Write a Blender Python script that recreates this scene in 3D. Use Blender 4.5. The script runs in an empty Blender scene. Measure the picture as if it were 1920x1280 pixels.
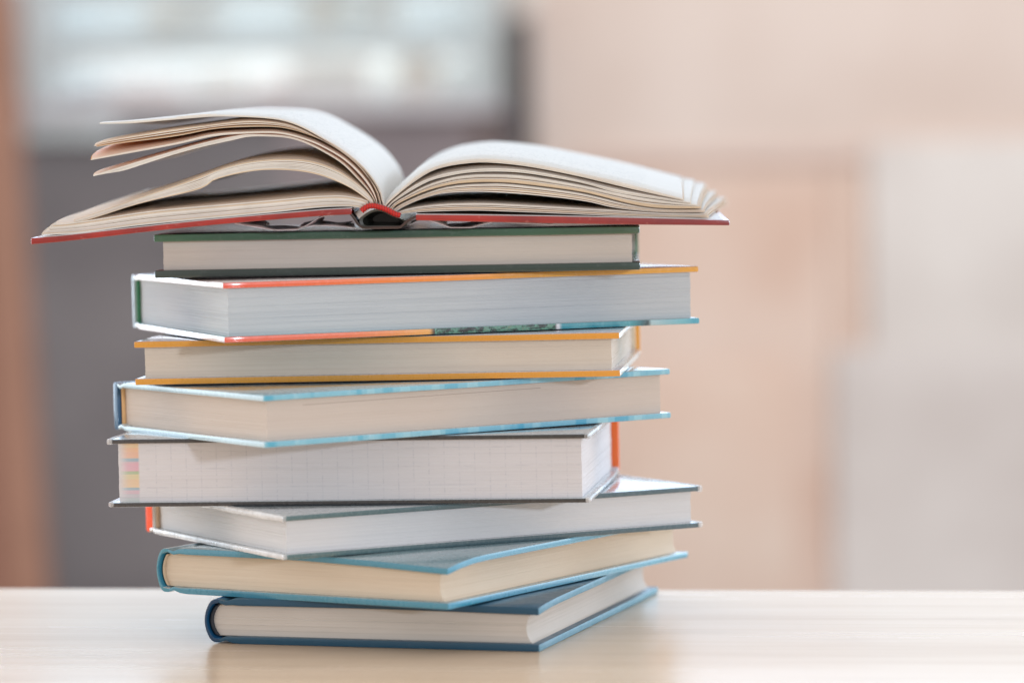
import bpy, bmesh, math, random
from mathutils import Matrix, Vector, noise
random.seed(7)
S = 0.01          # everything below is written in centimetres
sc = bpy.context.scene
COL = sc.collection

# ------------------------------------------------------------------ camera
cam_d = bpy.data.cameras.new('camera'); cam = bpy.data.objects.new('camera', cam_d); COL.objects.link(cam)
PIT, ROLL, FPX = 0.0531, 0.0135, 6857.0
F = Vector((0, math.cos(PIT), -math.sin(PIT))); U = Vector((0, math.sin(PIT), math.cos(PIT))); R = Vector((1, 0, 0))
R2 = R*math.cos(ROLL) - U*math.sin(ROLL); U2 = R*math.sin(ROLL) + U*math.cos(ROLL)
M = Matrix((R2, U2, -F)).transposed().to_4x4(); M.translation = Vector((0, -150*S, 20.525*S))
cam.matrix_world = M
cam_d.sensor_width = 36; cam_d.lens = FPX/1920*36
cam_d.clip_start = 0.05; cam_d.clip_end = 200
cam_d.dof.use_dof = True; cam_d.dof.focus_distance = 1.545; cam_d.dof.aperture_fstop = 5.2
cam_d.dof.aperture_blades = 0
sc.camera = cam
sc.cycles.max_bounces = 16; sc.cycles.diffuse_bounces = 10; sc.cycles.transmission_bounces = 10
sc.view_settings.view_transform = 'Standard'; sc.view_settings.look = 'None'
sc.view_settings.exposure = 0.13; sc.view_settings.gamma = 1.0; sc.view_settings.use_curve_mapping = False

# ------------------------------------------------------------------ world: soft open daylight, brighter behind the table than behind the camera
W = bpy.data.worlds.new('World'); sc.world = W; W.use_nodes = True
nt = W.node_tree; nt.nodes.clear()
out = nt.nodes.new('ShaderNodeOutputWorld'); bg = nt.nodes.new('ShaderNodeBackground')
tc = nt.nodes.new('ShaderNodeTexCoord'); sx = nt.nodes.new('ShaderNodeSeparateXYZ'); nt.links.new(tc.outputs['Generated'], sx.inputs[0])
ry = nt.nodes.new('ShaderNodeValToRGB'); my = nt.nodes.new('ShaderNodeMapRange')
my.inputs[1].default_value = -1; my.inputs[2].default_value = 1
nt.links.new(sx.outputs['Y'], my.inputs[0]); nt.links.new(my.outputs[0], ry.inputs[0])
e = ry.color_ramp.elements
e[0].position = 0.05; e[0].color = (.62, .575, .53, 1)
e[1].position = 0.9; e[1].color = (1.6, 2.08, 2.6, 1)
m = e.new(0.5); m.color = (1.45, 1.45, 1.46, 1)
m = e.new(0.3); m.color = (.82, .79, .76, 1)
rz = nt.nodes.new('ShaderNodeValToRGB'); mz = nt.nodes.new('ShaderNodeMapRange')
mz.inputs[1].default_value = -1; mz.inputs[2].default_value = 1
nt.links.new(sx.outputs['Z'], mz.inputs[0]); nt.links.new(mz.outputs[0], rz.inputs[0])
e = rz.color_ramp.elements
e[0].position = 0.42; e[0].color = (.62, .58, .54, 1)
e[1].position = 0.515; e[1].color = (1, 1, 1, 1)
m = e.new(0.62); m.color = (1, 1, 1, 1)
m = e.new(0.85); m.color = (.68, .66, .65, 1)
mu = nt.nodes.new('ShaderNodeMix'); mu.data_type = 'RGBA'; mu.blend_type = 'MULTIPLY'; mu.inputs[0].default_value = 1
nt.links.new(ry.outputs[0], mu.inputs[6]); nt.links.new(rz.outputs[0], mu.inputs[7])
rx = nt.nodes.new('ShaderNodeValToRGB'); mxr = nt.nodes.new('ShaderNodeMapRange'); mxr.inputs[1].default_value = -1; mxr.inputs[2].default_value = 1
nt.links.new(sx.outputs['X'], mxr.inputs[0]); nt.links.new(mxr.outputs[0], rx.inputs[0])
e = rx.color_ramp.elements
e[0].position = 0.1; e[0].color = (1.35, 1.3, 1.25, 1)
e[1].position = 0.5; e[1].color = (1, 1, 1, 1)
mu2 = nt.nodes.new('ShaderNodeMix'); mu2.data_type = 'RGBA'; mu2.blend_type = 'MULTIPLY'; mu2.inputs[0].default_value = 1
nt.links.new(mu.outputs[2], mu2.inputs[6]); nt.links.new(rx.outputs[0], mu2.inputs[7])
nt.links.new(mu2.outputs[2], bg.inputs[0]); bg.inputs[1].default_value = 1.0
nt.links.new(bg.outputs[0], out.inputs[0])

# ------------------------------------------------------------------ low soft key from the right front
sd = bpy.data.lights.new('key_sun', 'SUN'); sd.energy = 0.70; sd.angle = math.radians(2.5); sd.color = (.86, .95, 1.08)
so = bpy.data.objects.new('key_sun', sd); COL.objects.link(so)
az, el = math.radians(28), math.radians(9)
ld = Vector((math.sin(az)*math.cos(el), -math.cos(az)*math.cos(el), math.sin(el)))
# two soft lamps out of frame, behind the stack on either side: they rim the page edges
for nm, px, py, pz, en in (('rim_lamp', -88, 125, 34, 2.6), ('rim_lamp', 135, 110, 45, 3.5)):
    ad = bpy.data.lights.new(nm, 'AREA'); ad.size = .8; ad.energy = en; ad.color = (1, .98, .96)
    ao = bpy.data.objects.new(nm, ad); COL.objects.link(ao); ao.location = Vector((px, py, pz))*S
    ao.rotation_euler = (Vector((px, py, pz))-Vector((-5, 8, 14))).to_track_quat('Z', 'Y').to_euler()
so.rotation_euler = ld.to_track_quat('Z', 'Y').to_euler()

# ------------------------------------------------------------------ material helpers
def srgb(r, g, b):
    def f(c):
        c /= 255.0
        return c/12.92 if c <= .04045 else ((c+.055)/1.055)**2.4
    return (f(r), f(g), f(b), 1)

class NT:
    def __init__(s, name):
        s.m = bpy.data.materials.new(name); s.m.use_nodes = True; s.t = s.m.node_tree
        s.b = s.t.nodes['Principled BSDF']; s.out = s.t.nodes['Material Output']
        s.tc = s.t.nodes.new('ShaderNodeTexCoord')
    def n(s, typ, **k):
        x = s.t.nodes.new(typ)
        for a, v in k.items(): setattr(x, a, v)
        return x
    def l(s, a, b): s.t.links.new(a, b)
    def mapping(s, scale, src='Object', loc=(0, 0, 0)):
        mp = s.n('ShaderNodeMapping'); mp.inputs['Scale'].default_value = scale; mp.inputs['Location'].default_value = loc
        s.l(s.tc.outputs[src], mp.inputs[0]); return mp.outputs[0]
    def noise(s, vec, scale, detail=3, rough=.5):
        x = s.n('ShaderNodeTexNoise'); x.inputs['Scale'].default_value = scale; x.inputs['Detail'].default_value = detail
        x.inputs['Roughness'].default_value = rough; s.l(vec, x.inputs['Vector']); return x.outputs['Fac']
    def ramp(s, fac, stops, interp='LINEAR'):
        r = s.n('ShaderNodeValToRGB'); r.color_ramp.interpolation = interp; e = r.color_ramp.elements
        while len(e) > 1: e.remove(e[-1])
        e[0].position = stops[0][0]; e[0].color = stops[0][1]
        for p, c in stops[1:]:
            q = e.new(p); q.color = c
        s.l(fac, r.inputs[0]); return r.outputs[0]
    def mix(s, fac, a, b, mode='MIX'):
        x = s.n('ShaderNodeMix'); x.data_type = 'RGBA'; x.blend_type = mode
        for v, i in ((fac, 0), (a, 6), (b, 7)):
            if hasattr(v, 'is_linked'): s.l(v, x.inputs[i])
            else: x.inputs[i].default_value = v
        return x.outputs[2]
    def math(s, op, a, b=None, c=None):
        x = s.n('ShaderNodeMath'); x.operation = op
        for i, v in enumerate((a, b, c)):
            if v is None: continue
            if hasattr(v, 'is_linked'): s.l(v, x.inputs[i])
            else: x.inputs[i].default_value = v
        return x.outputs[0]
    def bump(s, h, strength=.3, dist=.001):
        b = s.n('ShaderNodeBump'); b.inputs['Strength'].default_value = strength; b.inputs['Distance'].default_value = dist
        s.l(h, b.inputs['Height']); s.l(b.outputs[0], s.b.inputs['Normal'])

G3 = lambda v: (v, v, v, 1)

def page_mat(name, col, col2, extra=None, lines=.62):
    """cut edge of a page block: thin uneven leaves running along the block"""
    k = NT(name)
    n1 = k.noise(k.mapping((14, 14, 2600)), 1.0, 4, .7)
    n2 = k.noise(k.mapping((6, 6, 420)), 1.0, 3, .6)
    n3 = k.noise(k.mapping((22, 22, 30)), 1.0, 3, .5)
    c = k.ramp(k.math('ADD', k.math('MULTIPLY', n1, .55), k.math('MULTIPLY', n2, .45)), [(.25, tuple(x*(1-lines)+y*lines for x, y in zip(col, col2))), (.52, col)])
    c = k.mix(k.math('MULTIPLY', k.ramp(n3, [(.35, G3(1)), (.65, G3(0))]), .18), c, col2)
    # scattered thin dark gaps between signatures
    n4 = k.noise(k.mapping((3, 3, 900), loc=(1.3, 2.7, .4)), 1.0, 2, .4)
    c = k.mix(k.ramp(n4, [(.66, G3(0)), (.74, G3(.30*lines))]), c, tuple(x*.45 for x in col2[:3])+(1,))
    if extra: c = extra(k, c)
    k.l(c, k.b.inputs['Base Color']); k.b.inputs['Roughness'].default_value = .75
    k.b.inputs['Specular IOR Level'].default_value = .25
    k.bump(n1, .35*lines, .0004)
    return k.m

def cover_mat(name, face, stops, ends, gloss=.22, dash=0.0, coat=.6, face2=None, L=.21, interp='LINEAR', speck=.12, pattern=None):
    """printed or cloth board: the large face, the long edge (a run of colours along the book) and the short edges"""
    k = NT(name)
    sx = k.n('ShaderNodeSeparateXYZ'); k.l(k.tc.outputs['Object'], sx.inputs[0])
    t = k.math('DIVIDE', sx.outputs['Y'], L)
    edge = k.ramp(t, stops, interp)
    if pattern: edge = pattern(k, edge, t)
    if dash:
        nz = k.noise(k.mapping((0, 95, 3)), 1.0, 1, .4)
        edge = k.mix(k.ramp(nz, [(.40, G3(0)), (.44, G3(dash*.55)), (.56, G3(dash*.55)), (.60, G3(dash))]), edge, srgb(150, 204, 222))
    nn = k.n('ShaderNodeSeparateXYZ'); k.l(k.tc.outputs['Normal'], nn.inputs[0])
    ax = k.math('GREATER_THAN', k.math('ABSOLUTE', nn.outputs['X']), .6)
    ay = k.math('GREATER_THAN', k.math('ABSOLUTE', nn.outputs['Y']), .6)
    f2 = k.noise(k.mapping((18, 11, 5)), 1.0, 3, .5)
    facec = k.mix(k.ramp(f2, [(.42, G3(0)), (.6, G3(1))]), face, face2 or face)
    c = k.mix(ax, facec, edge); c = k.mix(ay, c, ends)
    wear = k.noise(k.mapping((260, 260, 260)), 1.0, 4, .7)
    c = k.mix(k.ramp(wear, [(.56, G3(0)), (.8, G3(speck))]), c, G3(.6))
    c = k.mix(k.ramp(k.noise(k.mapping((90, 60, 200)), 1.0, 3, .6), [(.3, G3(.5)), (.5, G3(0))]), c, tuple(x*.55 for x in face[:3])+(1,)) if speck > .3 else c
    k.l(c, k.b.inputs['Base Color'])
    k.l(k.ramp(wear, [(.3, G3(gloss)), (.8, G3(gloss+.25))]), k.b.inputs['Roughness'])
    k.b.inputs['Coat Weight'].default_value = coat; k.b.inputs['Coat Roughness'].default_value = .12
    k.bump(k.noise(k.mapping((120, 120, 120)), 1.0, 3, .5), .12, .0006)
    return k.m

def plain(name, col, rough=.5, spec=.4, var=.07, scale=60, coat=0, metal=0):
    k = NT(name)
    n = k.noise(k.mapping((scale,)*3), 1.0, 4, .6)
    d = tuple(x*(1-var*2) for x in col[:3])+(1,)
    k.l(k.ramp(n, [(.3, d), (.6, col)]), k.b.inputs['Base Color'])
    k.b.inputs['Roughness'].default_value = rough; k.b.inputs['Specular IOR Level'].default_value = spec
    k.b.inputs['Coat Weight'].default_value = coat; k.b.inputs['Metallic'].default_value = metal
    return k.m

# ------------------------------------------------------------------ object helpers
def link(name, me, mat, parent=None):
    o = bpy.data.objects.new(name, me); COL.objects.link(o)
    if mat: me.materials.append(mat)
    if parent: o.parent = parent
    return o
def tag(o, label=None, cat=None, group=None, kind=None):
    if label: o['label'] = label
    if cat: o['category'] = cat
    if group: o['group'] = group
    if kind: o['kind'] = kind
    return o
def empty(name, M=None):
    o = bpy.data.objects.new(name, None); COL.objects.link(o); o.empty_display_size = .02
    if M: o.matrix_world = M
    return o
def finish(bm, name, mat, parent, bevel=0, seg=2, smooth=True, ang=24):
    bmesh.ops.recalc_face_normals(bm, faces=bm.faces)
    if bevel:
        ed = [e for e in bm.edges if len(e.link_faces) == 2 and e.calc_face_angle(0) > math.radians(40)]
        bmesh.ops.bevel(bm, geom=ed, offset=bevel*S, segments=seg, profile=.6, affect='EDGES', clamp_overlap=True)
    me = bpy.data.meshes.new(name); bm.to_mesh(me); bm.free()
    if smooth:
        me.shade_smooth(); me.set_sharp_from_angle(angle=math.radians(ang))
    return link(name, me, mat, parent)
def box_bm(bm, x0, x1, y0, y1, z0, z1):
    v = [bm.verts.new((x*S, y*S, z*S)) for x in (x0, x1) for y in (y0, y1) for z in (z0, z1)]
    for f in ((0,1,3,2),(4,6,7,5),(0,4,5,1),(2,3,7,6),(0,2,6,4),(1,5,7,3)): bm.faces.new([v[i] for i in f])
def box(name, mat, parent, x0, x1, y0, y1, z0, z1, bevel=0):
    bm = bmesh.new(); box_bm(bm, x0, x1, y0, y1, z0, z1); return finish(bm, name, mat, parent, bevel)
def extrude_y(name, prof, y0, y1, mat, parent, bevel=.05, ny=14, wob=0, smooth=True, ang=24, warp=None):
    """closed profile in the a-z plane extruded along the length"""
    bm = bmesh.new(); rings = []
    for j in range(ny+1):
        y = y0+(y1-y0)*j/ny
        ring = []
        for (a, z) in prof:
            p = Vector((a, y, z))
            if wob: p.z += wob*noise.noise(Vector((a*.12, y*.15, 3.3)))
            if warp: p = warp(p)
            ring.append(bm.verts.new(p*S))
        rings.append(ring)
    n = len(prof)
    for j in range(ny):
        for i in range(n):
            bm.faces.new((rings[j][i], rings[j][(i+1) % n], rings[j+1][(i+1) % n], rings[j+1][i]))
    bm.faces.new(rings[0]); bm.faces.new(rings[-1][::-1])
    return finish(bm, name, mat, parent, bevel, 2, smooth, ang)
def arc(p0, p1, bulge, n=12):
    (x0, z0), (x1, z1) = p0, p1
    return [(x0+(x1-x0)*t + bulge*max(0.0, math.sin(math.pi*t))**.75*(-1), z0+(z1-z0)*t) for t in [i/n for i in range(n+1)]]

# ------------------------------------------------------------------ a hardback book. a = 0 at the spine, W at the fore edge; length L; thickness T
def hardback(name, x, y, z, al, A, B, T, ti, kind, mats, label, tb=.32, rnd=0, spine_t=.3, fore=0, over=.36, band=True, band_w=.14, label_parts=None, sag=0, band_off=0, film=None, leafy_=.6, ns=0):
    """kind 'v': the long side runs along the picture, 'u': the short side does"""
    rot = Matrix.Rotation(-ti, 4, 'Y') @ Matrix.Rotation(al if kind == 'u' else al-math.pi/2, 4, 'Z')
    u = Vector((math.cos(al), math.sin(al), 0)); v = Vector((-math.sin(al), math.cos(al), 0))
    P = Vector((x, y, z))
    if kind == 'v': W_, L_ = B, A; P = P + v*B
    else: W_, L_ = A, B
    P.z += ti*P.x
    root = empty(name, Matrix.Translation(P*S) @ rot)
    tag(root, label, 'book', 'closed hardback books in the stack')
    W_, L_ = float(W_), float(L_)
    hz, tg = .95, .13
    def bw(p):
        # a board is never quite flat: the fore edge of the upper one dips at its corners
        c = max(0, (p.x-W_*.6)/(W_*.4))
        e = 1-min(1, min(p.y, L_-p.y)/3.0)
        p.z -= sag*c*e*e
        p.z += .022*noise.noise(Vector((p.x*.2, p.y*.17, T)))
        return p
    top = [(W_, T-tb), (W_, T), (W_*.75, T), (W_*.5, T), (W_*.25, T), (hz+.35, T), (hz, T-.03), (hz-.3, T-tg), (hz-.6, T-.04),
           (hz-.6, T-.2), (hz-.3, T-tg-.17), (hz, T-tb+.02), (hz+.35, T-tb), (W_*.25, T-tb), (W_*.5, T-tb), (W_*.75, T-tb)]
    c = extrude_y('cover_board', top, 0, L_, mats['top'], root, .055, 20, warp=bw)
    tag(c, label_parts and label_parts.get('top'))
    bot = [(a, T-zz) for a, zz in top][::-1]
    def bw2(p): p.z = max(p.z, 0) if p.z < .02 else p.z; return p
    c = extrude_y('cover_board', bot, 0, L_, mats['bottom'], root, .055, 20, warp=bw2)
    tag(c, label_parts and label_parts.get('bottom'))
    if film:
        for nm_, zc in (('top', T-tb/2), ('bottom', tb/2)):
            for y0_, y1_ in ((-.09, .16), (L_-.16, L_+.09)):
                q = max(0, -zc+tb/2+.035)
                bm = bmesh.new(); box_bm(bm, .95, W_+.07, y0_, y1_, max(.004, zc-tb/2-.035), zc+tb/2+.035)
                finish(bm, 'plastic_edge', film, root, .09, 2)
    # spine
    a0 = hz-.58
    so = [(a0, T-.045), (.1, T-.02)] if not rnd else [(a0, T-.045), (.15, T-.05)]
    mid = arc((.02, T-.12), (.02, .12), rnd, 14) if rnd else [(.0, T-.12), (-.03, T*.5), (.0, .12)]
    se = [(x_, T-zz) for x_, zz in so][::-1]
    outer = so+mid+se
    inner = []
    st = spine_t
    for (aa, zz) in (arc((st, T-.24), (st, .24), rnd, 14) if rnd else [(st, T-.25), (st-.02, T*.5), (st, .25)])[::-1]: inner.append((aa, zz))
    prof = outer + [(a0, .2)] + inner + [(a0, T-.2)]
    extrude_y('spine', prof, 0.0, L_, mats['spine'], root, .03, 12)
    # page block, leaf by leaf rings
    z0, z1 = tb+.005, T-tb-.005
    bm = bmesh.new(); nl = int((z1-z0)/.028); rings = []
    rr = random.Random(name+label)
    sig = 0
    for i in range(nl+1):
        t = i/nl; zz = z0+(z1-z0)*t
        if i % 9 == 0: sig = rr.uniform(-.012, .012)
        j1, j2, j3 = (rr.gauss(0, .0045)+sig)*leafy_, (rr.gauss(0, .006)+sig)*leafy_, (rr.gauss(0, .006)+sig)*leafy_
        q = 4*t*(1-t)
        ain = st+.12 - rnd*q*.8; aout = W_-over - fore*q**.6 + j1
        y0_, y1_ = over-.02+j2, L_-over+.02+j3
        N = 10
        ring = []
        for s_ in range(N): ring.append((ain+(aout-ain)*s_/N, y0_))
        for s_ in range(N+6): ring.append((aout+.01*noise.noise(Vector((s_*.4, t*2, T))), y0_+(y1_-y0_)*s_/(N+6)))
        for s_ in range(N): ring.append((aout+(ain-aout)*s_/N, y1_))
        for s_ in range(6): ring.append((ain, y1_+(y0_-y1_)*s_/6))
        rings.append([bm.verts.new((a_*S, l_*S, zz*S)) for a_, l_ in ring])
    n = len(rings[0])
    for i in range(nl):
        for j in range(n): bm.faces.new((rings[i][j], rings[i][(j+1) % n], rings[i+1][(j+1) % n], rings[i+1][j]))
    bm.faces.new(rings[0][::-1]); bm.faces.new(rings[-1])
    finish(bm, 'page_block', mats['page'], root, 0, smooth=True, ang=40)
    # headbands
    if band:
        for yy in (over-.10+band_off, L_-over+.10-band_off):
            pts = arc((st+.12, z1-.03), (st+.12, z0+.03), rnd*.9, 26)
            bm = bmesh.new(); rg = []
            for q, (aa, zz) in enumerate(pts):
                rad = band_w*.5*(1+.14*math.sin(q*2.4))
                rg.append([bm.verts.new(((aa+rad*1.0*math.cos(w))*S, (yy+.10*math.sin(w))*S, zz*S)) for w in [2*math.pi*h/8 for h in range(8)]])
            for q in range(len(rg)-1):
                for w in range(8): bm.faces.new((rg[q][w], rg[q][(w+1) % 8], rg[q+1][(w+1) % 8], rg[q+1][w]))
            bm.faces.new(rg[0]); bm.faces.new(rg[-1][::-1])
            finish(bm, 'headband', mats['band'], root)
    return root, W_, L_

# ------------------------------------------------------------------ table
TA = math.atan2(16.29-22.67, 23.24+24.45)
def table_mat():
    k = NT('pale_varnished_wood')
    v = k.mapping((1.1, 16, 8))
    g1 = k.noise(v, 1.6, 5, .6)
    v2 = k.mapping((3.5, 90, 30)); g2 = k.noise(v2, 1.3, 4, .65)
    v3 = k.mapping((5, 26, 5)); g3 = k.noise(v3, 1.0, 3, .5)
    f = k.math('ADD', k.math('MULTIPLY', g1, .6), k.math('MULTIPLY', g2, .4))
    c = k.ramp(f, [(.25, srgb(222, 189, 156)), (.5, srgb(236, 206, 173)), (.75, srgb(240, 214, 186))])
    c = k.mix(k.ramp(g3, [(.60, G3(0)), (.78, G3(.34))]), c, srgb(176, 140, 106))
    c = k.mix(k.ramp(k.noise(k.mapping((4, 220, 60)), 1.0, 4, .7), [(.55, G3(0)), (.75, G3(.25))]), c, srgb(190, 156, 122))
    c = k.mix(k.ramp(k.noise(k.mapping((34, 60, 34), loc=(3, 1, 2)), 1.0, 2, .5), [(.74, G3(0)), (.78, G3(.4))]), c, srgb(168, 132, 100))
    k.l(c, k.b.inputs['Base Color'])
    k.l(k.ramp(f, [(.3, G3(.23)), (.7, G3(.29))]), k.b.inputs['Roughness'])
    k.b.inputs['IOR'].default_value = 1.6
    k.b.inputs['Coat Weight'].default_value = .18; k.b.inputs['Coat Roughness'].default_value = .14; k.b.inputs['Coat IOR'].default_value = 1.55
    k.bump(k.math('ADD', k.math('MULTIPLY', g2, .7), k.math('MULTIPLY', g1, .3)), .2, .0006)
    return k.m
tbl = empty('wooden_table', Matrix.Translation(Vector((0, 19.35, 0))*S) @ Matrix.Rotation(TA, 4, 'Z'))
tag(tbl, 'pale varnished wooden table carrying the stack of books', 'table')
box('tabletop', table_mat(), tbl, -85, 85, -85, 0, -3, 0, .25)
legm = plain('table_leg_wood', srgb(190, 150, 112), .5)
for lx in (-78, 78):
    for ly in (-78, -8): box('leg', legm, tbl, lx-3, lx+3, ly-3, ly+3, -75, -3.01, .3)

# ------------------------------------------------------------------ far background (4.5 m behind): building front
Y0 = 450
grd = box('ground', plain('ground', srgb(150, 140, 132), .9, scale=3), None, -500, 500, -300, 700, -80, -75.1)
tag(grd, kind='structure')
def wallmat(name, a, b, scale=2.2):
    k = NT(name)
    n = k.noise(k.mapping((scale,)*3), 1.0, 3, .5)
    k.l(k.ramp(n, [(.35, a), (.65, b)]), k.b.inputs['Base Color']); k.b.inputs['Roughness'].default_value = .9
    k.bump(k.noise(k.mapping((60,)*3), 1, 3, .6), .3, .002)
    return k.m
wl = tag(empty('building_front', Matrix.Translation(Vector((0, Y0, -75))*S)), 'blurred pale pink plastered building front behind the table', 'building')
mw = wallmat('pink_plaster', srgb(228, 209, 198), srgb(243, 229, 221))
zb = 75
def bx(name, mat, parent, px0, px1, z0, z1, y0, y1, bev=.5):
    return box(name, mat, parent, px0, px1, y0, y1, z0+zb, z1+zb, bev)
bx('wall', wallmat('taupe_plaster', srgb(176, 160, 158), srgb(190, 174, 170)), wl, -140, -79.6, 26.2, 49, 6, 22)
bx('wall', wallmat('grey_pink_plaster', srgb(206, 190, 184), srgb(214, 200, 194)), wl, -0.6, 3.9, 26.2, 49, 6.1, 22)  # narrow grey pink wall strip behind the drainpipe
# right part of the wall
bx('wall', mw, wl, 4.0, 140, -75, 49, 0, 20)
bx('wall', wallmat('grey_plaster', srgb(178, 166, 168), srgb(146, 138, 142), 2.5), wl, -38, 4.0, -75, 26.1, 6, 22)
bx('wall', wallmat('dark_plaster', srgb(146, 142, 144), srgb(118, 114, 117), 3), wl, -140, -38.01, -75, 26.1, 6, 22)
bx('lintel', plain('lintel', srgb(226, 204, 194), .9), wl, 10, 61, 16.6, 18.8, -1.6, -.01)
dr = tag(empty('peach_door', Matrix.Translation(Vector((0, Y0, -75))*S)), 'blurred peach door panel under the lintel, right of the books', 'door')
bx('leaf', wallmat('peach_paint', srgb(231, 201, 184), srgb(244, 223, 210), 4), dr, 12, 52.4, -75, 16.4, -1.4, -.05)
bx('frame', plain('peach_frame', srgb(242, 217, 202), .8), dr, 52.6, 58, -75, 16.5, -1.5, -.05)
bx('panel', wallmat('peach_panel', srgb(244, 224, 210), srgb(238, 212, 196), 5), dr, 18, 46, -60, -16, -1.9, -1.45)
pl = tag(empty('grey_shutter', Matrix.Translation(Vector((0, Y0, -75))*S)), 'blurred pale grey shutter standing at the right edge beside the peach door', 'shutter')
bx('leaf', wallmat('pale_grey', srgb(226, 219, 215), srgb(244, 240, 237), 3), pl, 58.5, 130, -75, 20.6, -2, -.01)
bx('leaf', wallmat('pale_grey_low', srgb(223, 216, 213), srgb(242, 238, 236), 3), pl, 52.5, 130, -75, -13, -2.25, -2.01)
# brown post on the left
po = tag(empty('wooden_post', Matrix.Translation(Vector((-76.6, Y0-12, -75))*S) @ Matrix.Rotation(math.radians(-2.5), 4, 'Y')), 'blurred reddish brown wooden post at the left edge', 'post')
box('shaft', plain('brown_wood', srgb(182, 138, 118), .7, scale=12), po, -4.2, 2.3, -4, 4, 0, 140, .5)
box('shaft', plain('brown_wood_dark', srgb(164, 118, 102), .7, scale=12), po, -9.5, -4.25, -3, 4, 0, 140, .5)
# drain pipe
dp = tag(empty('drainpipe', Matrix.Translation(Vector((1.6, Y0-4, -75))*S)), 'blurred dark vertical drainpipe between the window and the pink wall', 'pipe')
bm = bmesh.new()
bmesh.ops.create_cone(bm, cap_ends=True, segments=24, radius1=1.9*S, radius2=1.9*S, depth=22*S, matrix=Matrix.Translation(Vector((0, 0, 105))*S))
finish(bm, 'pipe', plain('dark_pipe', srgb(88, 86, 88), .5), dp, .1)
bm = bmesh.new()
bmesh.ops.create_cone(bm, cap_ends=True, segments=24, radius1=1.6*S, radius2=1.6*S, depth=92*S, matrix=Matrix.Translation(Vector((0, 0, 46))*S))
finish(bm, 'lower_pipe', plain('grey_pipe', srgb(160, 148, 152), .6), dp, .1)
bm = bmesh.new()
bmesh.ops.create_cone(bm, cap_ends=True, segments=24, radius1=1.6*S, radius2=2.9*S, depth=6*S, matrix=Matrix.Translation(Vector((1, 0, 119.5))*S))
finish(bm, 'funnel', plain('white_funnel', srgb(236, 230, 224), .6), dp, .1)
# window, upper left
wn = tag(empty('shop_window', Matrix.Translation(Vector((0, Y0, -75))*S)), 'blurred pale blue window with a wide sill behind the open book', 'window')
fm = plain('pale_blue_frame', srgb(218, 229, 232), .6)
bx('sill', plain('sill', srgb(226, 225, 231), .6), wn, -79, 0.5, 26.2, 28.6, -2, 5.9)
bx('apron', fm, wn, -79.5, -64, 22.6, 26.1, -1, 5.9)
bx('frame', fm, wn, -5.6, -0.7, 28.7, 49, -1, 6)
bx('frame', fm, wn, -79.5, -74, 28.7, 49, -1, 6)
bx('transom', fm, wn, -73.9, -5.7, 35.9, 39.5, -1, 6)
bx('transom', fm, wn, -73.9, -5.7, 46, 49, -1, 6)
kg = NT('window_glass'); kg.b.inputs['Base Color'].default_value = (.75, .82, .84, 1); kg.b.inputs['Roughness'].default_value = .3
kg.b.inputs['Alpha'].default_value = .12
bx('glass', kg.m, wn, -73.9, -5.7, 28.75, 48, 6.2, 6.6, 0)
# display behind the glass
bk = tag(empty('display_cabinet', Matrix.Translation(Vector((0, Y0, -75))*S)), 'blurred blue grey display cabinet inside the window', 'cabinet')
bx('back_panel', wallmat('blue_grey', srgb(208, 219, 223), srgb(220, 228, 231), 3), bk, -79, 0, 18, 49, 14, 15)
bx('shelf', plain('shelf', srgb(205, 203, 206), .7), bk, -79, 0, 28.0, 29.2, 7, 13.9)
bx('shelf', plain('shelf2', srgb(200, 210, 214), .7), bk, -79, 0, 39.4, 40.6, 7, 13.9)
LB = {'white': srgb(246, 240, 234), 'cream': srgb(238, 226, 214), 'pink': srgb(226, 206, 200), 'grey': srgb(196, 194, 196)}
items = [(-57, 4.4, 40.6, 4.5, 'cream'), (-50.5, 5.0, 40.6, 7.5, 'white'), (-30.5, 5.5, 40.6, 7.2, 'cream'), (-20.8, 6.0, 40.6, 7.0, 'white'),
         (-47.5, 9, 27.6, 6.4, 'white'), (-60, 12, 27.6, 4.2, 'pink'), (-38.3, 7, 27.6, 4.6, 'pink'), (-29.5, 13.5, 27.6, 8.2, 'white'), (-15.0, 6.2, 27.6, 9.4, 'cream'), (-70, 7, 27.6, 3.6, 'grey')]
ad = bpy.data.lights.new('cabinet_fill_lamp', 'AREA'); ad.shape = 'RECTANGLE'; ad.size = .74; ad.size_y = .05; ad.energy = .22; ad.color = (1, .97, .94)  # added fill lamp that brightens the upper shelf, not a cabinet fitting
ao = bpy.data.objects.new('cabinet_fill_lamp', ad); COL.objects.link(ao); ao.location = Vector((-40, Y0+9.5, 48.6))*S
ad = bpy.data.lights.new('wall_fill_lamp', 'AREA'); ad.size = 1.6; ad.energy = 4.0; ad.color = (1, .93, .88)  # added warm fill lamp that lightens the pink wall
ao = bpy.data.objects.new('wall_fill_lamp', ad); COL.objects.link(ao); ao.location = Vector((70, 330, 150))*S; ao.rotation_euler = (Vector((70, 330, 150))-Vector((50, 450, 10))).to_track_quat('Z', 'Y').to_euler()
ad = bpy.data.lights.new('cabinet_fill_lamp', 'AREA'); ad.shape = 'RECTANGLE'; ad.size = .70; ad.size_y = .04; ad.energy = .50; ad.color = (1, .96, .93)  # second added fill lamp, for the lower shelf
ao = bpy.data.objects.new('cabinet_fill_lamp', ad); COL.objects.link(ao); ao.location = Vector((-40, Y0+9.5, 39.2))*S
names = ['leftmost on the upper shelf', 'second from left on the upper shelf', 'third from left on the upper shelf', 'rightmost on the upper shelf',
         'white one left of centre on the lower shelf', 'low wide pink one on the lower shelf', 'small pink one mid lower shelf',
         'widest white one on the lower shelf', 'rightmost tall one on the lower shelf', 'grey one far left on the lower shelf']
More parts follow.
